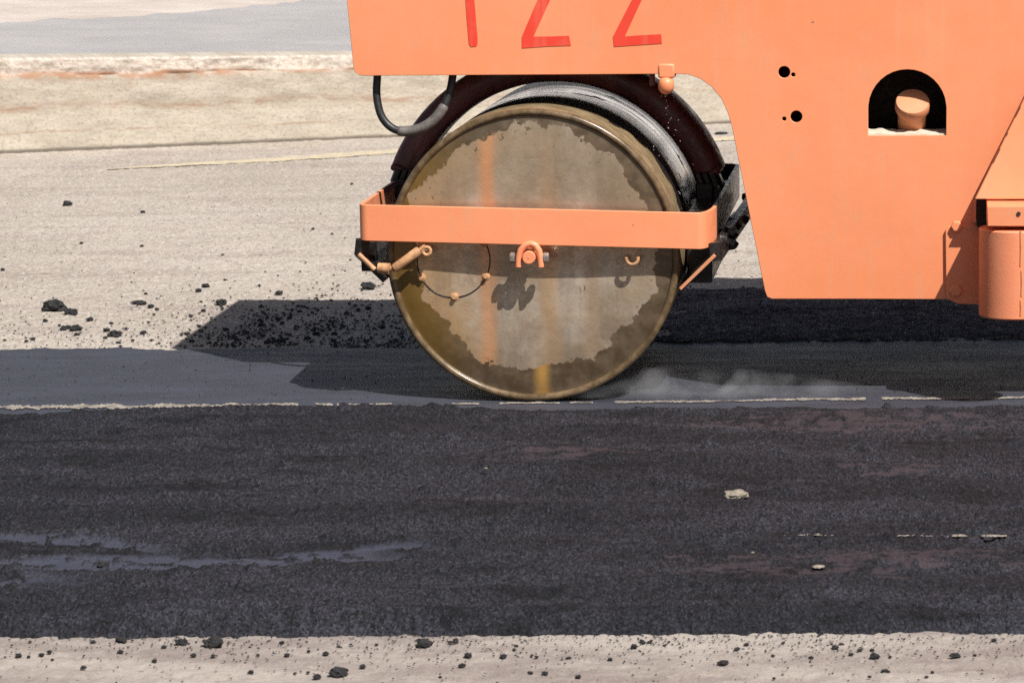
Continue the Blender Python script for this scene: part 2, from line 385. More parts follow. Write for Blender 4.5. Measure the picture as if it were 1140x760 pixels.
# markings: the pale joint line, the worn dashes in the mat, the yellow line near the wall
M = Mat('worn_pale_line', .85)
cov = M.noise(30, 5, .7); PALE = M.done(M.mix(M.ramp(cov, .4, .62), (.34, .295, .24), (.14, .122, .11)), None, M.bump(cov, .6, .006))
M = Mat('yellow_line_paint', .85)
YEL = M.done(M.mix(M.ramp(M.noise(14, 6, .7), .42, .66), (.56, .47, .31), (.42, .36, .29)))
def ribbon(name, pts, z, mat, seed, label, rag=.25, gaps=None):    # ragged flat strip through pixel centre points (x, y, half width px)
    P = []; xs = np.arange(pts[0][0], pts[-1][0]+.01, 1.6)
    yc = np.interp(xs, [p[0] for p in pts], [p[1] for p in pts]); hw = np.interp(xs, [p[0] for p in pts], [p[2] for p in pts])
    n1 = 1+rag*4*(fbm(xs*.07, xs*0, seed, 6)-.5)+rag*1.6*(RNG.random(len(xs))-.5); n2 = 1+rag*4*(fbm(xs*.07, xs*0, seed+5, 6)-.5)+rag*1.6*(RNG.random(len(xs))-.5)
    if z is not None: v = [atZ(x, y-h*max(.12, a), z) for x, y, h, a in zip(xs, yc, hw, n1)]+[atZ(x, y+h*max(.12, a), z) for x, y, h, a in zip(xs, yc, hw, n2)]
    if z is None: v = [atZ(x, y-h*max(.12, a), matz(x, y)-.002) for x, y, h, a in zip(xs, yc, hw, n1)]+[atZ(x, y+h*max(.12, a), matz(x, y)-.002) for x, y, h, a in zip(xs, yc, hw, n2)]
    n = len(xs); keep = np.ones(n, bool)
    if gaps is not None: keep = fbm(xs*.035, xs*0+3, seed+9, 4) > np.interp(xs, [g[0] for g in gaps], [g[1] for g in gaps])
    o = link(name, v, [(i, i+1, n+i+1, n+i) for i in range(n-1) if keep[i]], mat)
    return tag(o, label, None, None, 'structure')
ribbon('joint_line', [(-900, 461, 1.6), (0, 453, 1.7), (200, 451.5, 2.0), (330, 450, 1.2), (430, 449.5, .8), (520, 449, .7), (640, 448, .8), (800, 446, 1.0), (900, 444, 1.1), (1140, 442, .8), (2200, 433, .8)], -.0075, PALE, 3, 'pale ragged line along the edge of the rolled strip', .62, [(-900, .1), (300, .15), (360, .38), (520, .45), (640, .36), (800, .3), (1000, .3), (1140, .3)])
for a, b in ((871, 943), (985, 1042), (1048, 1078), (1092, 1121)):
    ribbon('worn_line', [(a, 594.5+(a-870)*.006, 1.2), ((a+b)/2, 594.6+(a-870)*.006, 1.1), (b, 594.5+(b-870)*.006, 1)], None, PALE, a, 'broken pale line showing through the asphalt mat', .3)
ribbon('yellow_line', [(120, 188, .5), (180, 184.5, 1.2), (300, 178, 2.0), (430, 169, 2.4), (600, 161.5, 2.6), (810, 154, 2.6), (1500, 140, 2.6)], GZ+.0005, YEL, 8, 'faint yellow line beside the retaining wall', .2)

# ------------------------------------------------------------------ retaining wall and the road above it
b0, b1 = atZ(60, 168, GZ), atZ(400, 154, GZ)
wu = (b1-b0)[:2]; wu = wu/np.linalg.norm(wu); wn = np.array([-wu[1], wu[0]])
def wall_top(px_pt, ytop):      # height where the vertical wall plane meets this pixel
    d = ray(*px_pt) if False else ray(px_pt, ytop)
    t = ((b0[:2]-CC[:2]) @ wn)/(d[:2] @ wn); P = CC+t*d
    return (P[:2]-b0[:2]) @ wu, P[2]
sA, hA = wall_top(0, 61.5); sB, hB = wall_top(390, 58.0)
def htop(s): return np.clip(hA+(hB-hA)*(s-sA)/(sB-sA), .22, .85)
M = Mat('weathered_concrete_wall', .95, 0, .2)
ss = M.attr('s').outputs['Fac']; hh = M.attr('h').outputs['Fac']; chp = M.attr('chip').outputs['Fac']
cmb = M.node('ShaderNodeCombineXYZ'); M.put(cmb.inputs[0], ss); M.put(cmb.inputs[1], hh); sv = cmb.outputs[0]
wob = M.math('MULTIPLY', M.math('SUBTRACT', M.noise(1.2, 4, .6, sv), .5), .16)
hw_ = M.math('ADD', hh, wob)
n1 = M.noise(3.2, 7, .65, M.scale(sv, (1, 2.2, 1))); n2 = M.noise(14, 6, .7, sv)
c = M.mix(M.ramp(n1, .35, .66), (.40, .35, .28), (.52, .465, .385))
c = M.mix(M.ramp(M.noise(1, 6, .65, M.scale(sv, (1.1, 12, 1))), .5, .72, 0, .4), c, (.40, .31, .22))
def hband(h0, w, amt, col, sd):
    d = M.math('ABSOLUTE', M.math('SUBTRACT', hw_, h0))
    f = M.math('MULTIPLY', M.ramp(d, 0, w, 1, 0), M.ramp(M.noise(2.6, 6, .7, M.scale(sv, (1, 3, 1), off=(sd, sd*2, 0))), .42, .62, 0, amt))
    return lambda c: M.mix(f, c, col)
c = M.mix(M.ramp(hw_, .46, .40, 0, .45), c, (.54, .49, .40))
c = hband(.46, .09, .8, (.33, .20, .13), 1)(c)
c = M.mix(M.ramp(M.noise(34, 5, .75, sv), .48, .68, 0, .65), c, (.24, .19, .145))
c = M.mix(M.ramp(M.noise(5, 6, .7, M.scale(sv, (1, .6, 1), off=(4, 1, 0))), .5, .68, 0, .5), c, (.33, .29, .25))
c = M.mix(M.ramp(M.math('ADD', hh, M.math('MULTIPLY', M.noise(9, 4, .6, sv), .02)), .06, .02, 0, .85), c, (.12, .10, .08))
c = hband(.20, .018, .6, (.30, .16, .09), 5)(c)
c = hband(.84, .07, .9, (.36, .19, .11), 9.4)(c)
c = M.mix(M.math('MULTIPLY', M.math('MULTIPLY', M.ramp(M.math('ABSOLUTE', M.math('SUBTRACT', hw_, .835)), .008, .03, 1, 0), M.ramp(ss, .1, .25)), M.ramp(ss, 1.35, 1.15)), c, (.10, .045, .02))
c = M.mix(M.math('MULTIPLY', M.ramp(M.math('ABSOLUTE', M.math('SUBTRACT', hw_, .82)), .0, .1, .9, 0), M.math('MULTIPLY', M.ramp(ss, 1.5, 1.2), M.ramp(M.noise(7, 4, .6, sv), .38, .58))), c, (.36, .185, .105))
c = hband(.835, .014, 1.0, (.20, .075, .03), 13)(c)
drip = M.math('MULTIPLY', M.ramp(M.noise(1, 4, .6, M.scale(sv, (9, .7, 1))), .6, .7), M.ramp(hh, .5, .84))
c = M.mix(M.math('MULTIPLY', drip, .55), c, (.47, .24, .12))
c = M.mix(M.math('MULTIPLY', chp, .85), c, M.mix(M.ramp(M.noise(24, 4, .7, sv), .4, .6), (.60, .55, .48), (.44, .36, .30)))
c = M.mix(M.math('MULTIPLY', chp, M.ramp(M.noise(17, 4, .7, M.scale(sv, (1, 1, 1), off=(7, 3, 0))), .6, .68, 0, .9)), c, (.22, .17, .14))
c = M.mix(M.ramp(M.noise(30, 3, .6, sv), .68, .73, 0, .8), c, (.2, .14, .1))
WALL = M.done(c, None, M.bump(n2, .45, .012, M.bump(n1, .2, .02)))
sus = np.concatenate([np.linspace(-40, -3.2, 80), np.arange(-3.2, 7, .018), np.linspace(7.05, 40, 70)])
prof_h = np.concatenate([np.linspace(-.1, 1, 44), np.ones(6)]); prof_d = np.concatenate([np.zeros(44), np.array([.02, .1, .2, .3, .38, .44])])
Sg, Kg = np.meshgrid(sus, np.arange(len(prof_h)))
Hn = prof_h[Kg]; Dn = prof_d[Kg]
chip = sm(Hn+(fbm(Sg*3.5, Hn*3, 101, 4)-.5)*.16, .82, .87)*(1-sm(Dn, .03, .12))
Hz = Hn*htop(Sg)+GZ
recess = chip*(.005+.045*(fbm(Sg*11, Hn*9, 102, 4)-.25))+(fbm(Sg*4, Hn*5, 103, 4)-.5)*.018*(Dn < .01)
recess += .03*np.exp(-((Hn-.835+.0*(Sg))/.012)**2)*sm(fbm(Sg*1.5, Sg*0, 104, 3), .45, .6)
Hz = Hz-.014*sm(Hn, .93, 1)*(1-sm(Dn, .0, .12))*fbm(Sg*12, Hn*0+2, 105, 3)
XX = b0[0]+Sg*wu[0]+(Dn+recess)*wn[0]; YY = b0[1]+Sg*wu[1]+(Dn+recess)*wn[1]
o = grid('retaining_wall', sus, np.arange(len(prof_h)), (XX, YY), Hz, WALL, {'s': Sg, 'h': np.clip(Hn, 0, 1), 'chip': chip})
tag(o, 'low weathered concrete wall with chipped rusty top edge behind the yellow line', 'wall')
# upper road (grey asphalt) and upper pavement (beige), level with the wall top
M = Mat('old_grey_asphalt', .9, 0, .3)
g = M.noise(60, 4, .75); c = M.mix(M.ramp(M.noise(1.1, 6, .65), .35, .68), (.36, .345, .335), (.42, .40, .39))
c = M.mix(M.ramp(g, .5, .72, 0, .5), c, (.24, .23, .225)); c = M.mix(M.ramp(M.noise(38, 3, .6), .66, .72, 0, .6), c, (.6, .57, .54))
GREY = M.done(c, None, M.bump(g, .7, .015))
M = Mat('upper_beige_paving', .95, 0, .2)
g = M.noise(50, 4, .75); c = M.mix(M.ramp(M.noise(.9, 6, .7), .35, .66), (.47, .40, .35), (.58, .51, .455)); c = M.mix(M.ramp(g, .55, .72, 0, .5), c, (.33, .27, .23))
BEIGE = M.done(c, None, M.bump(g, .6, .015))
def terr(name, front, depth, mat, dz, label):
    s = np.concatenate([np.linspace(-60, -12, 8), np.linspace(-11, 14, 260), np.linspace(15, 60, 8)])
    v = []
    for q in s:
        d0 = front(q); z = float(htop(q))+GZ+dz
        v += [(b0[0]+q*wu[0]+d0*wn[0], b0[1]+q*wu[1]+d0*wn[1], z), (b0[0]+q*wu[0]+depth*wn[0], b0[1]+q*wu[1]+depth*wn[1], z)]
    o = link(name, v, [(2*i, 2*i+2, 2*i+3, 2*i+1) for i in range(len(s)-1)], mat); return tag(o, label, None, None, 'structure')
terr('upper_road', lambda q: .43, 300, GREY, -.004, 'grey asphalt road level with the top of the wall')
def bevelcurve():
    pts = []
    for x, y in ((-700, 40), (-300, 34), (0, 25), (150, 18.5), (270, 8), (330, 0), (400, -14), (600, -40)):
        d = ray(x, y); z0 = .6
        for _ in range(12):
            P = CC+(z0-CC[2])/d[2]*d; s_ = (P[:2]-b0[:2]) @ wu; z0 = float(htop(s_))+GZ
        pts.append((s_, (P[:2]-b0[:2]) @ wn))
    return pts
bc = bevelcurve()
terr('upper_pavement', lambda q: float(np.interp(q, [p[0] for p in bc], [p[1] for p in bc])+.9*(fbm(np.array([q*3.]), np.array([0.]), 6)[0]-.5)), 300, BEIGE, -.0033, 'beige pavement beyond the grey upper road')

# unseen white block, added to give the wet drum something bright to mirror
WHITE = simple('white_reflector', (.66, .65, .63), .05, 2, .85, 0, .1)
bb = B(); bb.box((-40, 60, 0), (45, 72, 12)); refl = bb.out('reflector', WHITE, None, 30)
for k in range(14):
    w_ = B().box((-37+k*5.8, 59.9, 1.6), (-34.8+k*5.8, 59.98, 3.4)).out('window', GLASS, refl, 30)  # windows of the added unseen block
B().box((-40.3, 59.6, 12.01), (45.3, 72.3, 12.4)).out('roof', STEEL, refl, 30)  # roof of the added unseen block
tag(refl, 'unseen long white block with windows, added far behind the wall for the drum to reflect', 'reflector')

# ------------------------------------------------------------------ THE ROLLER
roller = bpy.data.objects.new('road_roller', None); COL.objects.link(roller); roller.location = (1.2, .9, 0)
tag(roller, 'orange road roller with a muddy steel drum and red painted numbers', 'road roller')
YB = .17                                                # outer face of the body side
# body: hollow shell, side plate with holes
outl = [(374, -122), (393.5, 76), (395.5, 81), (400, 84), (406, 84.6), (560, 83.6), (730, 82.6), (752, 82.4), (766, 83), (780, 88), (793, 97.5), (803, 110), (810, 125), (815, 142), (851.5, 324), (854, 330.5), (860, 332.8), (955, 332.8), (1055, 333.2), (1110, 333.5), (1170, 333.5), (1170, -122)]
pol = pxz(outl, YB)
win = [(966.5, 151), (966.5, 121)]+[(1010-43.5*math.cos(a), 121-43.5*math.sin(a)) for a in np.linspace(.08, PI-.08, 17)]+[(1053.5, 121), (1053.5, 151)]
holes = [pxz(win, YB)]+[pxz(circ(873, 80.5, 6.6), YB), pxz(circ(886.5, 130, 6.6), YB), pxz(circ(883, 83.5, 2.4, 10), YB), pxz(circ(873, 132.5, 2.4, 10), YB)]
b = B(); b.prism(pol, YB, YB+.014, holes)
body = b.out('body', ORANGE, roller, 30, .003)
# swept skirt, back plate: same outline pulled in by the plate
b = B(); n = len(pol)
for i in range(n):
    (x0, z0), (x1, z1) = pol[i], pol[(i+1) % n]
b.strip([(0, 0), (0, 1)], .01, lambda x: 0, lambda x: .001) if False else None
Yb2 = 1.74
seg_ = [i for i in range(n) if not (i in (4, 5, 6, 7))]
sk = [(x, YB+.0142, z) for x, z in pol]+[(x, Yb2, z) for x, z in pol]
b.add(sk, [(i, (i+1) % n, n+(i+1) % n, n+i) for i in seg_])
skirt = b.out('skirt', ORANGE, body, 30)
zbk = 1.385; xa_ = pol[0][0]; xz_ = pol[15][0]
b = B(); b.prism([(xa_, pol[0][1]), (xa_, zbk), (pol[10][0], zbk), (xz_, pol[15][1]), (pol[-2][0], pol[-2][1]), (pol[-1][0], pol[-1][1])], Yb2+.001, Yb2+.013); b.out('back_panel', MAROON, roller, 30)
B().box((xa_+.02, YB+.02, 1.66), (pol[10][0], Yb2-.005, 1.68)).out('underside', DARK, body)
# numbers
one = [(516, -62), (527.5, -62), (528, 0), (531.5, 40), (531.6, 50), (530, 52), (524, 52.3), (522, 49), (519.5, 20), (518.2, 0)]
two = [(581, 41), (598, 1), (612, -28), (616, -42), (608, -50), (597, -44), (592, -36), (582, -42), (590, -58), (608, -64), (626, -58), (630, -42), (624, -25), (612.5, 0), (594, 41), (614, 40.8), (633.5, 40), (635.5, 51), (610, 51.8), (581, 53.8)]
two_b = [(682.4, 41), (704, -1), (716, -28), (720, -42), (712, -50), (700, -44), (695, -36), (685, -42), (694, -58), (712, -64), (730, -58), (734, -42), (728, -25), (714.5, 0), (695.7, 40.8), (715, 39.4), (736, 38.3), (737, 48.6), (710, 50.4), (683.5, 52.2)]
for p in (one, two, two_b):
    B().prism(pxz(p, YB-.002), YB-.0022, YB-.0003).out('digit', RED, body)
# inside of the window: sill, filler neck with cap, dark liner
A, Bq = atY(962, 150, YB+.03), atY(1058, 150, YB+.03)
b = B(); seg = 24; vs_ = []
for i in range(seg+1):
    x = A[0]+(Bq[0]-A[0])*i/seg; z = A[2]+.008*vnoise(np.array([i*.9]), np.array([.2]), 4)[0]
    vs_ += [(x, YB+.0145, z), (x, YB+.10+.03*vnoise(np.array([i*.5]), np.array([2.2]), 5)[0], z+.012), (x, YB+.0145, z-.03), (x, YB+.12, z-.03)]
b.add(vs_, [q for i in range(seg) for q in ((4*i, 4*i+4, 4*i+5, 4*i+1), (4*i+2, 4*i+3, 4*i+7, 4*i+6), (4*i+1, 4*i+5, 4*i+7, 4*i+3), (4*i, 4*i+2, 4*i+6, 4*i+4))])
b.out('sill', PALE_DUST, body, 50)
base = Vector(atY(1013, 152, YB+.10)); topc = Vector(atY(1016, 113, YB+.055)); ax = Vector((.03, -.68, .73)).normalized()
b = B(); b.lathe([(0, 0), (.058, 0), (.058, .11), (.052, .115), (0, .115)], 32, topc-ax*.15, ax); neck = b.out('filler_neck', ORANGE_OLD, body, 40)
b = B(); b.lathe([(0, 0), (.068, .0), (.071, .006), (.071, .038), (.066, .046), (0, .049)], 36, topc-ax*.045, ax); b.out('cap', ORANGE_OLD, neck, 35)
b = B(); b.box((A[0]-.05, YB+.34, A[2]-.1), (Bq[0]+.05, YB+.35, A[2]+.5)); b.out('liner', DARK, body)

# --- rear section: side plate standing proud, hinge post, bolted plate
YR = -.17
rp = [(1085, 222), (1141, 108), (1200, -12), (1252, -122), (2000, -122), (2000, 222)]
YC, YM = .02, YB-.065                                  # the plate leans out towards its lower edge
fp = [atY(x, y, Y_) for x, y, Y_ in ((1085, 222, YC), (1141, 108, YM), (1200, -12, YM), (1252, -122, YM), (2000, -122, YM), (2000, 108, YM), (2000, 222, YC))]
b = B(); b.add(fp+[p+np.array([0, .022, 0]) for p in fp], [(0, 1, 5, 6), (1, 2, 3, 4, 5), (13, 12, 8, 7), (12, 11, 10, 9, 8)]+[(i, i+7, (i+1) % 7+7, (i+1) % 7) for i in range(7)]); rear = b.out('rear_body', ORANGE, roller, 30, .004)
for ta, tb in ((.10, .20), (.36, .39), (.52, .66)):
    pa, pb = np.array([1141, 108])*(1-ta)+np.array([1087, 219])*ta, np.array([1141, 108])*(1-tb)+np.array([1087, 219])*tb
    B().bar(atY(pa[0]+.6, pa[1], YM+(YC-YM)*ta-.0012), atY(pb[0]+.6, pb[1], YM+(YC-YM)*tb-.0012), .0012, .0035, (1, 0, 0)).out('seam_rust', BLACKIRON, rear)
p0, p1 = atY(1099, 230, YR), atY(1330, 252, YR)
b = B(); b.box((p0[0], YR+.005, p1[2]), (p1[0], YR+.26, p0[2])); hb = b.out('hinge_block', ORANGE, roller, 30, .004)
hc = atY(1134, 238, YR+.004); B().lathe([(0, .001), (.0085, .001), (.0085, -.003), (0, -.003)], 14, hc, (0, 1, 0)).out('bolt_hole', DARK, hb)
s0, s1 = atY(1110, 222, YC+.05), atY(1123, 230, YC+.05)
B().lathe([(.024, -.03), (.024, .05)], 20, ((s0[0]+s1[0])/2, YC+.05, s1[2]), (0, 0, 1)).out('pivot_pin', PALE_DUST, roller, 40)
c0, c1 = atY(1090, 253, YR+.13), atY(1090, 351, YR+.13)
R_ = .145; cx = c0[0]+R_
b = B(); b.lathe([(0, 0), (R_-.006, 0), (R_, .006), (R_, c0[2]-c1[2]-.006), (R_-.006, c0[2]-c1[2]), (0, c0[2]-c1[2])], 56, (cx, YR+.13, c1[2]), (0, 0, 1))
post = b.out('hinge_post', CAST, roller, 40)
b = B()
for (x, y0, y1) in ((1136, 256, 295), (1137, 300, 328), (1136, 333, 350)):
    pa, pb = atY(x, y0, YR+.02), atY(x, y1, YR+.02)
    ang = math.asin(max(-1, min(1, (pa[0]-cx)/R_))); yy = YR+.13-R_*math.cos(ang)
    b.tube([(pa[0], yy, pa[2]), (pa[0]+.002, yy-.001, (pa[2]+pb[2])/2), (pa[0], yy, pb[2])], .0035, 8)
b.out('weld_bead', ORANGE_OLD, post, 60)
p0, p1 = atY(1052, 251, YB-.012), atY(1100, 338, YB-.012)
b = B(); b.prism(pxz([(1052.5, 256), (1056, 252), (1100, 249), (1100, 339.5), (1066, 338), (1053, 332)], YB-.014), YB-.016, YB-.001); plate = b.out('hinge_plate', ORANGE, roller, 30, .003)
for x, y, r in ((1065, 251.5, .024), (1064, 323, .026)):
    hexhead(B(), atY(x, y, YB-.016), r, .022).out('bolt', ORANGE, plate, 30, .002)
q0, q1 = atY(1087.5, 216, YB-.06), atY(1330, 252, YB-.06)
B().box((q0[0], YB-.06, q1[2]), (q1[0], YB-.03, q0[2])).out('gap_shade', DARK, rear)  # dark box put in for the shade inside the hinge gap
f0, f1 = atY(1084, 224, YB-.05), atY(1086.5, 247, YB-.05)
B().box((f0[0], YB-.06, f1[2]), (f1[0], YB-.0005, f0[2])).out('fin', ORANGE, roller)
# rest of the rear section, out of frame
q2 = pxz([(1190, 221), (1215, 60), (1290, -121), (1990, -121), (1990, 221)], YR)
B().prism(q2, YM+.026, YB+.5).out('frame_box', ORANGE, rear, 30)
b = B(); b.prism([(2.3, .45), (4.3, .45), (4.5, .9), (4.5, 1.95), (4.2, 2.04), (2.3, 2.04)], YB+.02, 1.72)
b.out('engine_cover', ORANGE, roller, 30, .02)
b = B(); b.prism([(1.2, 2.05), (3.25, 2.05), (3.25, 2.7), (3.15, 3.2), (1.4, 3.2), (1.2, 2.7)], .30, 1.72); cab = b.out('cab', ORANGE, roller, 30, .02)
B().box((1.1, .22, 3.2), (3.35, 1.76, 3.42)).out('roof', ORANGE, cab, 30, .04)
for (xa, xb) in ((1.43, 2.15), (2.25, 3.07)): B().box((xa, .29, 2.55), (xb, .298, 3.1)).out('window', GLASS, cab, 30)

# --- drum
M = Mat('wet_drum_shell', .2, .0, .6)
xyz = M.sep(); yv = xyz[1]
rad2 = M.scale(M.pos, (1, 1, 1), off=(0, 0, -.6))
jag = M.math('ADD', M.math('MULTIPLY', M.math('SUBTRACT', M.noise(9, 6, .7), .5), .22), M.math('MULTIPLY', M.math('SUBTRACT', M.noise(2.2, 2, .5), .5), .5))
dry = M.ramp(M.math('ADD', yv, jag), .285, .295, 1, 0)
stre = M.noise(1, 5, .75, M.scale(M.pos, (1.2, 70, 1.2)))
wetc = M.mix(M.ramp(stre, .4, .68), (.010, .008, .008), (.028, .024, .022))
zj = M.math('ADD', yv, M.math('MULTIPLY', M.math('SUBTRACT', M.noise(1, 4, .6, M.scale(M.pos, (1.5, 6, 1.5))), .5), .10))
bare = M.math('MULTIPLY', M.math('MULTIPLY', M.ramp(zj, .56, .60), M.ramp(zj, 1.0, 1.3, 1, .35)), M.math('MAXIMUM', M.ramp(stre, .42, .50, .0, 1), M.math('MULTIPLY', M.ramp(zj, .60, .63), M.ramp(zj, .74, .86, 1, 0))))
bare = M.math('MULTIPLY', bare, M.ramp(M.noise(9, 3, .5), .70, .66, .1, 1))
dryc = M.mix(M.ramp(M.noise(18, 6, .65), .35, .7), (.17, .118, .06), (.30, .22, .125))
col = M.mix(dry, M.mix(bare, wetc, (.80, .78, .77)), dryc)
M.put(M.b.inputs['Metallic'], M.math('MULTIPLY', bare, M.math('SUBTRACT', 1.0, dry)))
M.put(M.b.inputs['Specular IOR Level'], M.ramp(M.math('ADD', dry, bare), 0, 1, .08, .4))
lipz = M.ramp(yv, .020, .026, 1, 0)
col = M.mix(lipz, col, M.mix(M.ramp(M.noise(16, 5, .65), .35, .7), (.085, .055, .026), (.20, .135, .075)))
SHELL = M.done(col, M.mix(dry, M.mix(bare, (.55, .55, .55), (.16, .16, .16)), M.mix(lipz, (.55, .55, .55), (.27, .27, .27))), M.bump(stre, .06, .003, M.bump(M.noise(50, 4, .7), .12, .003)))
RR = .5945; W = 1.78
b = B(); b.lathe([(.574, .012), (.578, .003), (.588, -.002), (.598, .001), (.604, .010), (.604, .05), (.604, .3), (.604, .8), (.604, W-.012), (.598, W), (.55, W), (.545, W-.04), (0, W-.04)], 192, (0, 0, RR))
drum = b.out('drum', SHELL, roller, 45)
M = Mat('muddy_end_plate', .7, .0, .5)
P = M.scale(M.pos, (1, 1, 1), off=(0, 0, -.6)); s3 = M.sep(P)
r_ = M.math('SQRT', M.math('ADD', M.math('MULTIPLY', s3[0], s3[0]), M.math('MULTIPLY', s3[2], s3[2])))
nrm = M.node('ShaderNodeVectorMath'); nrm.operation = 'NORMALIZE'
cb = M.node('ShaderNodeCombineXYZ'); M.put(cb.inputs[0], s3[0]); M.put(cb.inputs[2], s3[2]); M.put(nrm.inputs[0], cb.outputs[0]); dirv = nrm.outputs[0]
# wet band: width by direction (wide lower left, right and upper right), ragged inner border
wid = M.math('ADD', M.ramp(M.noise(1.9, 3, .6, M.scale(dirv, (1, 1, 1), off=(5.2, 1.3, 2.4))), .3, .7, .015, .075), 0)
sidew = M.ramp(M.math('ADD', M.math('MULTIPLY', s3[0], .0), s3[2]), .25, -.5, -.01, .05)
lefty = M.math('MULTIPLY', M.ramp(s3[0], -.44, -.56), M.ramp(s3[2], .2, .02, 0, .10))
rightup = M.math('MULTIPLY', M.ramp(s3[0], .34, .46), M.ramp(M.math('ABSOLUTE', M.math('SUBTRACT', s3[2], .30)), .12, .26, .06, 0))
wsum = M.math('ADD', M.math('ADD', wid, sidew), M.math('ADD', lefty, rightup))
jag = M.math('ADD', M.math('MULTIPLY', M.math('SUBTRACT', M.noise(10, 7, .62), .5), .13), M.math('MULTIPLY', M.math('SUBTRACT', M.noise(60, 3, .6), .5), .035))
inner = M.math('SUBTRACT', .572, wsum)
wet = M.ramp(M.math('SUBTRACT', M.math('ADD', r_, jag), inner), -.003, .004)
n1 = M.noise(3.4, 7, .62, M.scale(M.pos, (1, 1, .75))); n2 = M.noise(26, 6, .7); n3 = M.noise(9, 5, .6)
c = M.mix(M.ramp(n1, .34, .68), (.47, .35, .235), (.70, .60, .49))
c = M.mix(M.ramp(n3, .45, .7, 0, .6), c, (.45, .39, .325))
c = M.mix(M.ramp(n2, .5, .74, 0, .45), c, (.25, .185, .115))
c = M.mix(M.ramp(M.noise(2.6, 6, .68, M.scale(M.pos, (1, 1, .8), off=(6, 0, 2))), .47, .62, 0, .6), c, (.26, .185, .12))
amber = M.ramp(M.math('ADD', s3[0], M.math('MULTIPLY', M.math('SUBTRACT', n1, .5), .6)), -.12, -.5, 0, .75)
c = M.mix(amber, c, (.56, .33, .14))
c = M.mix(M.ramp(M.math('ADD', s3[2], M.math('MULTIPLY', n3, .3)), .2, .45, 0, .55), c, (.36, .265, .165))
c = M.mix(M.ramp(M.noise(1, 5, .6, M.scale(M.pos, (6, 1, 1.1), off=(2.7, 0, .4))), .46, .66, 0, .65), c, (.30, .235, .165))
def refl_streak(x0, w, lo, hi, amt, sd):  # vertical orange streaks: reflections in the metal, painted into the base colour
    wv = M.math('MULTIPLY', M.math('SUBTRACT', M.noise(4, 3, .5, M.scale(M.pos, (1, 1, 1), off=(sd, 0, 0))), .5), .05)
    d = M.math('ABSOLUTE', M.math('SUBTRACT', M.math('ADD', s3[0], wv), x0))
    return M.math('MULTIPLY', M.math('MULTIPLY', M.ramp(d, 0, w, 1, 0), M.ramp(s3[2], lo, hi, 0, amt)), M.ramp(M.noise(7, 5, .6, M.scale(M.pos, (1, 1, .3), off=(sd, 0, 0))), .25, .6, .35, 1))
c = M.mix(refl_streak(-.185, .06, .9, .5, .95, 1), c, (.74, .36, .17))
c = M.mix(refl_streak(.07, .07, .7, -.1, .7, 3), c, (.60, .36, .18))
c = M.mix(refl_streak(.24, .06, .5, -.3, .45, 6), c, (.5, .33, .2))
sc1 = M.ramp(M.noise(1, 3, .5, M.scale(M.pos, (3, 3, 60), rot=(0, .5, 0))), .66, .72, 0, .35)
c = M.mix(sc1, c, (.22, .19, .16))
c = M.mix(M.ramp(M.noise(16, 2, .5, M.scale(M.pos, (1, 1, .45), off=(3, 3, 1))), .745, .765, 0, .9), c, (.06, .045, .035))
spk = M.math('MULTIPLY', M.ramp(r_, .38, .54), M.ramp(M.noise(38, 4, .65), .62, .66))
c = M.mix(M.math('MULTIPLY', spk, .85), c, (.10, .065, .028))
wc = M.mix(M.ramp(M.noise(11, 6, .65), .32, .7), (.09, .060, .034), (.175, .124, .078))
wc = M.mix(M.ramp(s3[0], -.2, -.5, 0, .8), wc, (.20, .112, .022))
wc = M.mix(M.math('MULTIPLY', refl_streak(.035, .05, -.2, -.5, 1.0, 9), .9), wc, (.55, .30, .08))
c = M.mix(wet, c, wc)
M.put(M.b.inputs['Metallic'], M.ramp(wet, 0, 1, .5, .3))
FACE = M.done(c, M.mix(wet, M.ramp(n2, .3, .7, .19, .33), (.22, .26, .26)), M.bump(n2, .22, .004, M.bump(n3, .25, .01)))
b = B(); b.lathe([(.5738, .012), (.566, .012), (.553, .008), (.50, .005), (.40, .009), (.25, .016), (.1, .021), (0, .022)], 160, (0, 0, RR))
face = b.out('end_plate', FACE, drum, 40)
def face_y(px, py):
    p = atY(px, py, .03); r = math.hypot(p[0], p[2]-RR)
    y = float(np.interp(r, [0, .1, .25, .4, .5, .553], [.022, .021, .016, .009, .005, .008])); return atY(px, py, y)
# access cover: thin dark joint ring with bolts, on the face
cc = face_y(505, 290)
b = B(); b.tube([face_y(505+40.5*math.cos(a), 290+41*math.sin(a))-np.array([0, .001, 0]) for a in np.linspace(0, 2*PI, 61)], .0028, 8, False)
ring = b.out('cover_joint', BLACKIRON, drum, 60)
for a in (25, 88, 152, 208, 272, 330):
    p = face_y(505+40*math.cos(math.radians(a)), 290+40*math.sin(math.radians(a)))-np.array([0, .0, 0])
    b = B(); b.lathe([(.017, 0.004), (.017, -.004), (.010, -.006), (.0095, -.021), (0, -.022)], 12, p, (0, 1, 0)); b.out('cover_bolt', BRASS, drum, 35)
p = face_y(705, 286)
b = B(); b.tube([p+np.array([.024*math.cos(a), -.055, .024*math.sin(a)]) for a in np.linspace(PI*.95, PI*2.1, 18)], .0075, 10); b.tube([p+np.array([-.024, .01, .0]), p+np.array([-.024, -.055, 0])], .007, 10); b.tube([p+np.array([.024, .01, .0]), p+np.array([.024, -.055, 0])], .007, 10); b.out('lifting_eye', BRASS, drum, 60)

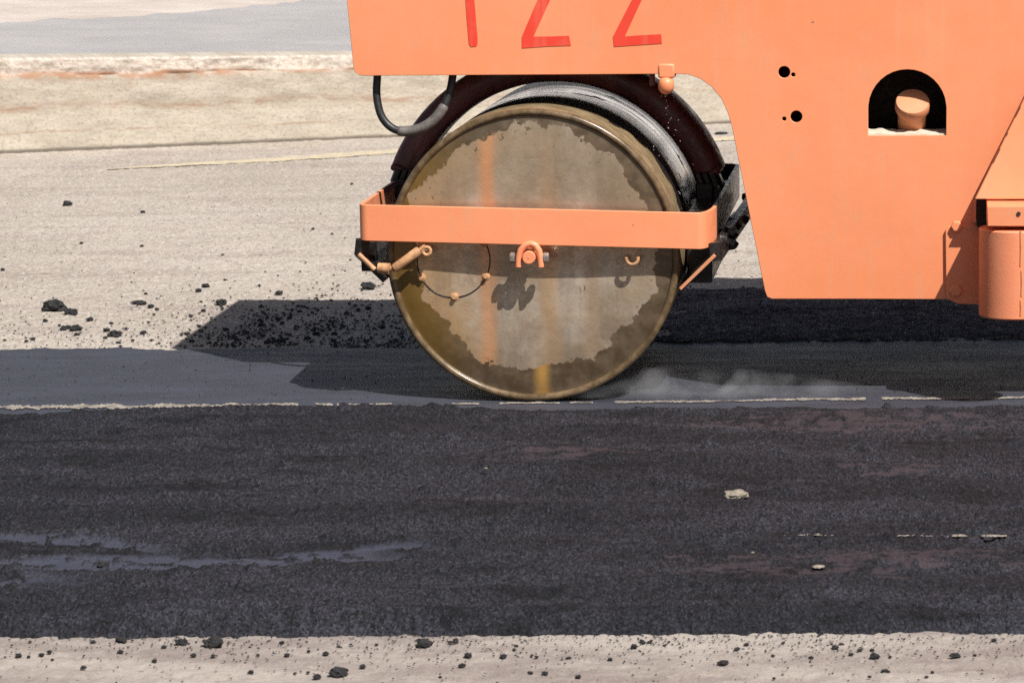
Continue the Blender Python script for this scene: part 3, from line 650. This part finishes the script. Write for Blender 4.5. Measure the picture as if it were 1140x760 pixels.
# --- frame bar bent round the drum
zl, zr = (.816+.668)/2, (.778+.628)/2
xl, xr = atY(402, 248, -.055)[0], atY(791.5, 257, -.055)[0]
yf, yk = -.063, 1.86; th = .016
zc = lambda x: zl+(zr-zl)*(x-xl)/(xr-xl)
def arc(cx, cy, r, a0, a1, n=9): return [(cx+r*math.cos(math.radians(a)), cy+r*math.sin(math.radians(a))) for a in np.linspace(a0, a1, n)]
path = [(xl, .85), (xl, .4)]+arc(xl+.03, yf+.03, .03, 180, 270)+[(-.2, yf), (.2, yf)]+[(xr-.055+.055*math.cos(math.radians(a)), yf+.26+.26*math.sin(math.radians(a))) for a in np.linspace(270, 360, 14)]
b = B(); b.strip(path, th, lambda x: zc(x)-.0745, lambda x: zc(x)+.0745); bar = b.out('scraper_frame', ORANGE_BAR, roller, 35, .0025)
path = [(xr, yf+.2605), (xr, .5), (xr, 1.0)]+arc(xr-.05, yk-.05, .05, 0, 90)+arc(xl+.05, yk-.05, .05, 90, 180)+[(xl, 1.0), (xl, .8505)]
b = B(); b.strip(path, th, lambda x: zc(x)-.0745, lambda x: zc(x)+.0745); b.out('side_arm', BLACKIRON, bar, 35, .0025)
# centre shackle: cheek hook, pin end, bolt heads
b = B(); pts = [atY(x, y, yf-.03) for x, y in ((577, 297), (577.5, 286), (580, 278), (585, 273), (591, 271), (596, 273), (600, 279), (601.5, 287), (602, 297))]
b.tube(pts, .0135, 12); b.bar(atY(588, 274, yf-.035), atY(590, 273, yf+.01), .05, .02); shack = b.out('shackle', ORANGE_BAR, roller, 60)
pc = atY(588.5, 287, yf-.052)
b = B(); b.lathe([(0, 0), (.024, 0), (.027, .004), (.027, .07), (0, .07)], 26, pc, (0, 1, 0)); b.lathe([(0, -.0015), (.004, -.0015), (.004, .001)], 10, pc, (0, 1, 0)); b.out('pin', ORANGE_BAR, shack, 35)
for x, ax_ in ((573.5, (-1, 0, 0)), (605, (1, 0, 0))):
    hexhead(B(), atY(x, 287, yf-.02), .022, .022, ax_).out('bolt', STEEL, shack, 30)
# left: scraper blade, spring tube with eye, bracket
def blade(name, pa, pb, t, y0, y1, mat):
    A_, B_ = Vector(atY(*pa, y0)), Vector(atY(*pb, y0)); d = (B_-A_).normalized(); nrm_ = Vector((-d.z, 0, d.x))*t/2
    q = [A_+nrm_, B_+nrm_, B_-nrm_, A_-nrm_]
    b = B(); b.add([(p.x, y0, p.z) for p in q]+[(p.x, y1, p.z) for p in q], [(0, 1, 2, 3), (7, 6, 5, 4)]+[(i, i+4, (i+1) % 4+4, (i+1) % 4) for i in range(4)])
    return b.out(name, mat, roller, 30, .002)
bl = blade('scraper_blade', (396.5, 282.5), (428, 313), .019, -.035, 1.5, BLACKIRON)
B().tube([atY(399, 283, -.05), atY(417, 300, -.05)], .011, 12).out('hinge_rod', BRASS, bl, 50)
b = B(); b.bar(atY(404, 266, -.03), atY(402, 284, -.02), .05, .03); b.bar(atY(410, 268, .1), atY(412, 300, .12), .06, .05); b.out('blade_bracket', BLACKIRON, bl, 30)
tA, tB = Vector(atY(439, 299, -.075)), Vector(atY(467, 278.5, -.07))
b = B(); d_ = (tB-tA).normalized(); b.tube([tA, tA+d_*.006, tB-d_*.006, tB], [.017, .0195, .0195, .016], 18); spring = b.out('spring_tube', BRASS, roller, 45)
b = B(); b.tube([tB-d_*.01, tB+d_*.03], .009, 10); e_ = Vector(atY(475, 279.5, -.07))
b.tube([e_+Vector((.016*math.cos(a), 0, .016*math.sin(a))) for a in np.linspace(0, 2*PI, 20)], .0075, 10, False); b.out('eye', BRASS, spring, 60)
b = B(); b.tube([atY(421, 298, -.06), atY(434, 299.5, -.065)], [.021, .024], 16); b.tube([atY(434, 299.5, -.065), tA], .012, 12); b.out('sleeve', BRASS, spring, 45)
b = B(); b.bar(e_+Vector((0, .03, 0)), e_+Vector((0, .0, .012)), .03, .018); b.out('eye_bracket', BRASS, spring, 30)
# right: scraper blade and dark support running back
sb0 = atY(772, 262, .32)
B().box((.612, .30, .44), (xr-.02, 1.5, .74)).out('scraper_beam', BLACKIRON, roller, 30, .01)
br = blade('scraper_blade', (795.5, 285), (757, 322.5), .020, -.005, 1.5, BLACKIRON)
be = blade('blade_edge', (796, 284), (757, 322), .014, -.022, -.006, ORANGE_OLD); be.parent = br; be.matrix_parent_inverse = Matrix.Identity(4)
b = B(); b.bar(atY(799, 280, .02), atY(838, 224, 1.5), .035, .075); b.bar(atY(795, 270, .0), atY(797, 290, .0), .03, .04)
for k in range(9):
    t = random.random(); p = Vector(atY(799, 280, .02)).lerp(Vector(atY(838, 224, 1.5)), t)
    b.lathe([(0, -.03), (.03, -.01), (.034, .012), (0, .03)], 7, p+Vector((random.uniform(-.02, .04), 0, random.uniform(-.05, .03))), (random.random(), random.random(), 1))
b.out('support_bar', BLACKIRON, br, 30)

# --- arch over the drum (maroon), with flanges and brackets
RI, RO, YA0, YA1 = .640, .775, .84, 1.14
b = B(); prof = []; nA = 60
a0, a1 = math.radians(20), math.radians(158)
rows = []
for i in range(nA+1):
    a = a0+(a1-a0)*i/nA
    ring = []
    for (r, y) in [((RI+RO)/2+(RO-RI)/2*math.copysign(abs(math.cos(q))**.5, math.cos(q)), (YA0+YA1)/2+(YA1-YA0)/2*math.copysign(abs(math.sin(q))**.5, math.sin(q))) for q in np.linspace(0, 2*PI, 20, endpoint=False)]:
        ring.append((r*math.cos(a), y, RR+r*math.sin(a)))
    rows.append(ring)
k = len(rows[0]); v = [p for r in rows for p in r]
b.add(v, [(i*k+j, (i+1)*k+j, (i+1)*k+(j+1) % k, i*k+(j+1) % k) for i in range(nA) for j in range(k)]+[tuple(range(k)), tuple(nA*k+j for j in range(k-1, -1, -1))])
arch = b.out('yoke_arch', MAROON, roller, 40)
for a, sgn in ((a1, -1), (a0, 1)):
    rad = Vector((math.cos(a), 0, math.sin(a))); tan = Vector((math.sin(a), 0, -math.cos(a)))*sgn
    c_ = Vector((0, 0, RR))+rad*(RI+RO)/2
    b = B(); pth = [c_+Vector((0, YA0-.03, 0)), c_+Vector((0, YA1+.03, 0))]
    b.bar(pth[0], pth[1], .115, .03, rad if False else tan); b.out('flange', MAROON, arch, 30, .01)
    for y in (YA0+.02, YA1-.02):
        B().bar(c_+Vector((0, y, -.01)), (xl+.012 if sgn < 0 else xr-.012, y, zc(xl if sgn < 0 else xr)-.02), .05, .09, (0, 1, 0)).out('bracket', BLACKIRON, arch, 30)
    for q in range(3):
        B().lathe([(0, -.03), (.017, -.03), (.017, .03), (0, .03)], 6, c_+Vector((.03-.03*q, YA0-.03, -.02)), tan).out('bolt', BLACKIRON, arch, 30)
    B().box((c_.x-.05, YA0-.05, c_.z-.11), (c_.x+.03, YA0+.1, c_.z-.03)).out('clamp', BLACKIRON, arch, 30, .01)
P0 = Vector(atY(425, 214, .5)); P1 = Vector(atY(441, 204, .62))
B().tube([P0, P1], .012, 10).out('stay_rod', MAROON, arch, 50)

# --- hose loop with taped part, spray nozzle
def spline(pts, n=8):
    P = [Vector(p) for p in pts]; out = []
    for i in range(len(P)-1):
        p0, p1, p2, p3 = P[max(i-1, 0)], P[i], P[i+1], P[min(i+2, len(P)-1)]
        for t in np.linspace(0, 1, n, endpoint=False):
            out.append(.5*((2*p1)+(-p0+p2)*t+(2*p0-5*p1+4*p2-p3)*t*t+(-p0+3*p1-3*p2+p3)*t**3))
    return out+[P[-1]]
hp = [(421.5, 60, .26), (420, 85, .25), (419.5, 108, .235), (425, 130, .225), (438, 143.5, .22), (456, 146, .22), (476, 139, .22), (491, 124, .225), (500, 104, .24), (504, 84, .26), (505, 60, .28)]
hpts = [atY(*q) for q in hp]; sp = spline(hpts)
hose = B().tube(sp, .0165, 16).out('hose', RUBBER, roller, 60)
B().tube(sp[4*8+2:8*8-4], [.0135]+[.0215]*(8*8-4-4*8-4)+[.016], 16).out('tape', TAPE, hose, 60)
nz = atY(742.5, 84, YB+.03); nb = atY(741.5, 96, YB+.01)
b = B(); b.box((nz[0]-.034, YB-.006, nz[2]-.010), (nz[0]+.034, YB+.10, nz[2]+.05)); noz = b.out('nozzle', ORANGE, roller, 30, .008)
b = B(); b.lathe([(0, -.034), (.018, -.03), (.03, -.016), (.033, .0), (.031, .02), (.022, .034), (.0, .04)], 24, nb, (.1, -.25, 1)); b.out('nozzle_tip', ORANGE, noz, 60)
b = B(); b.lathe([(0, 0), (.012, .0), (.012, .05), (0, .05)], 12, Vector(atY(726, 82, YB+.1))-Vector((0, 0, .05)), (0, .1, 1)); b.out('nozzle_pipe', MAROON, noz, 50)

# rear drum, out of frame: copies of the drum and its parts
d2 = drum.copy(); COL.objects.link(d2); d2.location = (3.6, 0, 0)
for ch in [c for c in COL.objects if c.parent == drum]:
    q = ch.copy(); COL.objects.link(q); q.parent = d2

# ------------------------------------------------------------------ spray, steam
M = Mat('water_drops', .05); M.b.inputs['Transmission Weight'].default_value = .6
WATER = M.done((.85, .85, .85))
b = B()
for k in range(70):
    t = random.random()**.8; x = 742+random.gauss(0, 4+10*t)+6*t; y = 100+130*t+random.gauss(0, 6)
    p = atY(x, y, YB+.02+random.uniform(-.03, .25)); r = random.uniform(.0010, .0022)
    b.lathe([(0, -r*2.2), (r, 0), (0, r*1.6)], 6, p, (0, 0, 1))
o = b.out('water_spray', WATER, None, 60); tag(o, 'tiny water drops falling from the nozzle onto the wet drum', None, None, 'stuff')
def steam():
    m = bpy.data.materials.new('steam'); m.use_nodes = True; t = m.node_tree; t.nodes.clear()
    out = t.nodes.new('ShaderNodeOutputMaterial'); vol = t.nodes.new('ShaderNodeVolumePrincipled'); t.links.new(vol.outputs[0], out.inputs['Volume'])
    vol.inputs['Color'].default_value = (.95, .95, .98, 1); vol.inputs['Anisotropy'].default_value = .2
    tc = t.nodes.new('ShaderNodeTexCoord'); ns = t.nodes.new('ShaderNodeTexNoise'); ns.inputs['Scale'].default_value = 7; ns.inputs['Detail'].default_value = 4; ns.inputs['Distortion'].default_value = .6
    geo = t.nodes.new('ShaderNodeNewGeometry'); t.links.new(geo.outputs['Position'], ns.inputs['Vector'])
    mp = t.nodes.new('ShaderNodeMapping'); mp.inputs['Location'].default_value = (-1, -1, 0); mp.inputs['Scale'].default_value = (2, 2, 1)
    t.links.new(tc.outputs['Generated'], mp.inputs[0])
    ln = t.nodes.new('ShaderNodeVectorMath'); ln.operation = 'LENGTH'; t.links.new(mp.outputs[0], ln.inputs[0])
    mr = t.nodes.new('ShaderNodeMapRange'); mr.inputs['From Min'].default_value = .25; mr.inputs['From Max'].default_value = 1; mr.inputs['To Min'].default_value = 1; mr.inputs['To Max'].default_value = 0; t.links.new(ln.outputs['Value'], mr.inputs['Value'])
    nr = t.nodes.new('ShaderNodeMapRange'); nr.inputs['From Min'].default_value = .42; nr.inputs['From Max'].default_value = .75; nr.inputs['To Max'].default_value = 12.0; t.links.new(ns.outputs[0], nr.inputs['Value'])
    mu = t.nodes.new('ShaderNodeMath'); mu.operation = 'MULTIPLY'; t.links.new(mr.outputs[0], mu.inputs[0]); t.links.new(nr.outputs[0], mu.inputs[1]); t.links.new(mu.outputs[0], vol.inputs['Density'])
    c_ = Vector(atZ(770, 440)); b = B()
    b.lathe([(0, 0), (.78, .001), (.8, .025), (.6, .055), (.35, .09), (0, .125)], 32, (0, 0, 0), (0, 0, 1))
    b.v = [(c_.x+x, c_.y+.02+y*.26, .004+z) for x, y, z in b.v]
    o = b.out('steam', m, None, 60); tag(o, 'thin white steam rising where the drum meets hot asphalt', None, None, 'stuff')
steam()

# ------------------------------------------------------------------ crumbs and lumps
LUMPM = simple('asphalt_crumb', (.019, .018, .018), .45, 60, .75, 0, 1.0)
STONE = simple('pale_stone', (.28, .24, .185), .3, 40, .9, 0, 1.0)
def blobmesh(seed, parts, amp=1.0):
    rng = random.Random(seed); bm = bmesh.new()
    for k in range(parts):
        r = 1 if k == 0 else rng.uniform(.35, .7)
        c_ = Vector((0, 0, 0)) if k == 0 else Vector((rng.uniform(-1, 1)*1.1, rng.uniform(-1, 1)*.8, -.25))
        res = bmesh.ops.create_icosphere(bm, subdivisions=3, radius=1)
        off = Vector((rng.random()*50, rng.random()*50, rng.random()*50))
        for v in res['verts']:
            d = v.co.normalized(); from_n = 1+amp*(.45*(__import__('mathutils').noise.noise(d*1.6+off))+.32*(__import__('mathutils').noise.noise(d*4.5+off))+.2*(__import__('mathutils').noise.noise(d*11+off)))
            v.co = Vector((d.x*1.15, d.y, d.z*.62))*from_n*r+c_
    me = bpy.data.meshes.new('asphalt_lump'); bm.to_mesh(me); bm.free(); return me
MESHES = [blobmesh(s, 1+s % 3) for s in range(9)]
for me in MESHES: me.materials.append(LUMPM)
SMES = [blobmesh(40+s, 1, .5) for s in range(2)]
for me in SMES: me.materials.append(STONE)
def lump(px, py, wpx, label, group=None, z=GZ, meshes=MESHES, name='asphalt_lump', cat='asphalt lump', flat=1.0):
    if z is None: z = matz(px, py)
    p = atZ(px, py, z); k = np.linalg.norm(p-CC)/F; r = wpx*k/2.5
    o = bpy.data.objects.new(name, random.choice(meshes)); COL.objects.link(o)
    o.location = (p[0], p[1], z+r*.36*flat+(.006 if meshes is SMES else 0)); o.scale = (r, r, r*flat); o.rotation_euler = (0, 0, random.uniform(0, 6.28))
    return tag(o, label, cat, group)
lump(60, 345, 28, 'largest black asphalt lump on the pale ground, left of the roller shadow')
lump(78, 349, 15, 'black asphalt lump touching the right side of the largest lump on the pale ground', None)
lump(75, 228, 11, 'lone small black lump far back on clean pale ground, left of the roller')
lump(229, 319, 9, 'small black lump just above the shadow of the roller on pale ground')
lump(311, 327, 9, 'black lump on the top border of the roller shadow')
lump(246, 339, 15, 'black lump at the upper left corner of the roller shadow')
lump(84, 367, 14, 'low black lump near the rolled strip, under the largest lump')
lump(128, 374, 16, 'black lump beside the far edge of the rolled strip, left part of the photo')
lump(155, 338, 18, 'flat crumbled black lump between the largest lump and the roller shadow', flat=.5)
lump(238, 718, 24, 'long black clod in the front strip, left part of the photo')
lump(201, 716, 14, 'black clod just left of the long clod in the front strip')
lump(135, 713, 13, 'black clod left of the long clod, close under the mat edge')
lump(377, 751, 22, 'black clod at the bottom edge, left of the photo centre')
lump(353, 754, 11, 'small black clod beside the clod at the bottom edge')
lump(472, 718, 19, 'wide black clod in the front strip just left of centre')
lump(521, 730, 10, 'single small black clod in the front strip near centre')
lump(1063, 731, 12, 'rightmost dark clod of the front strip')
lump(974, 732, 13, 'dark clod in the front strip, second from the right')
lump(805, 738, 14, 'flat dark clod in the front strip right of centre', flat=.6)
lump(803, 149, 17, 'dark flat asphalt scrap beside the yellow line behind the drum', flat=.25)
lump(410, 321, 18, 'black clod at the roller shadow border, close to the drum')
lump(115, 630, 15, 'black clod on the bluish track in the mat, left side', z=None)
lump(820, 556, 30, 'pale broken stone lying on the black mat, right of centre', None, None, SMES, 'stone', 'stone', .8)
lump(911, 633, 16, 'small yellowish stone flake on the reddish patch of the mat', None, None, SMES, 'stone', 'stone', .3)
lump(838, 617, 5, 'tiny pale pebble on the mat left of the yellowish flake', None, None, SMES, 'stone', 'stone', .6)
lump(541, 523, 5, 'tiny pale pebble on the black mat near the photo centre', None, None, SMES, 'stone', 'stone', .6)
def scatter(n, fx, fy, fw, label, group, avoid=None):
    k = 0
    while k < n:
        x, y = fx(), fy()
        if avoid and avoid(x, y): continue
        lump(x, y, fw(), label, group); k += 1
under = lambda x, y: 430 < x < 770
scatter(75, lambda: random.uniform(-60, 1140), lambda: 384-abs(random.gauss(0, 24)), lambda: random.uniform(4, 9), 'black asphalt crumb on pale ground near the far edge of the rolled strip', 'asphalt crumbs behind the rolled strip', under)
scatter(14, lambda: random.uniform(-20, 430), lambda: random.uniform(200, 335), lambda: random.uniform(3, 6), 'tiny black crumb on the clean pale ground left of the roller', 'asphalt crumbs left of the roller')
scatter(70, lambda: random.uniform(-20, 1160), lambda: 711+abs(random.gauss(0, 20)), lambda: random.uniform(3.5, 9), 'black asphalt crumb on the pale strip in front of the mat', 'asphalt crumbs in the front strip')
# fine crumbs: beyond counting
octv = [(1, 0, 0), (0, 1, 0), (-1, 0, 0), (0, -1, 0), (0, 0, .8), (0, 0, -.5)]; octf = [(0, 1, 4), (1, 2, 4), (2, 3, 4), (3, 0, 4), (1, 0, 5), (2, 1, 5), (3, 2, 5), (0, 3, 5)]
VV = []; FF = []
def crumb(px, py, wpx, z=GZ):
    p = atZ(px, py, z); k = np.linalg.norm(p-CC)/F; r = wpx*k/2; a = random.uniform(0, 6.28); n = len(VV)
    for (x, y, zz_) in octv:
        j = random.uniform(.6, 1.35); x, y = x*math.cos(a)-y*math.sin(a), x*math.sin(a)+y*math.cos(a)
        VV.append((p[0]+x*r*j, p[1]+y*r*j*.9, z+r*.3+zz_*r*j*.8))
    FF.extend(tuple(n+i for i in f) for f in octf)
cl = [(random.uniform(-50, 1190), random.random()) for _ in range(90)]
for k in range(4300):
    x = random.uniform(-80, 1200)
    dens_ = .35+.65*sm(np.array(x), 150, 300)
    y = 388-abs(random.gauss(0, 22 if random.random() < .7 else 45))
    if random.random() < dens_: crumb(x, y, random.uniform(1.2, 3.6)*(1.25 if x > 230 else .95))
k = 0
while k < 1700:
    x = random.gauss(345, 75) if random.random() < .72 else random.uniform(760, 870)
    y = 387-abs(random.gauss(0, 26))
    if y < 318 or x > 880 or fbm(np.array(x*.035), np.array(y*.11), 301, 4) < random.uniform(.40, .60): continue
    k += 1; crumb(x, y, random.choice((1.5, 1.5, 2, 2, 2.5, 3, 4, 6)))
for k in range(900): crumb(random.uniform(-80, 1200), random.uniform(215, 385), random.uniform(.8, 2.2))
for k in range(1700):
    if random.random() < .6: cx_, _q = random.choice(cl); x = cx_+random.gauss(0, 28)
    else: x = random.uniform(-80, 1200)
    crumb(x, 706+abs(random.gauss(0, 17)) if random.random() < .8 else random.uniform(706, 775), random.uniform(1.2, 3.8))
for k in range(160): crumb(random.uniform(-50, 430), random.uniform(390, 446), random.uniform(1, 3), -.010)
for k in range(90): crumb(random.uniform(900, 1180), random.uniform(395, 440), random.uniform(1, 3), -.010)
o = link('asphalt_crumbs', VV, FF, LUMPM); tag(o, 'fine black asphalt crumbs strewn along both edges of the new asphalt', None, None, 'stuff')
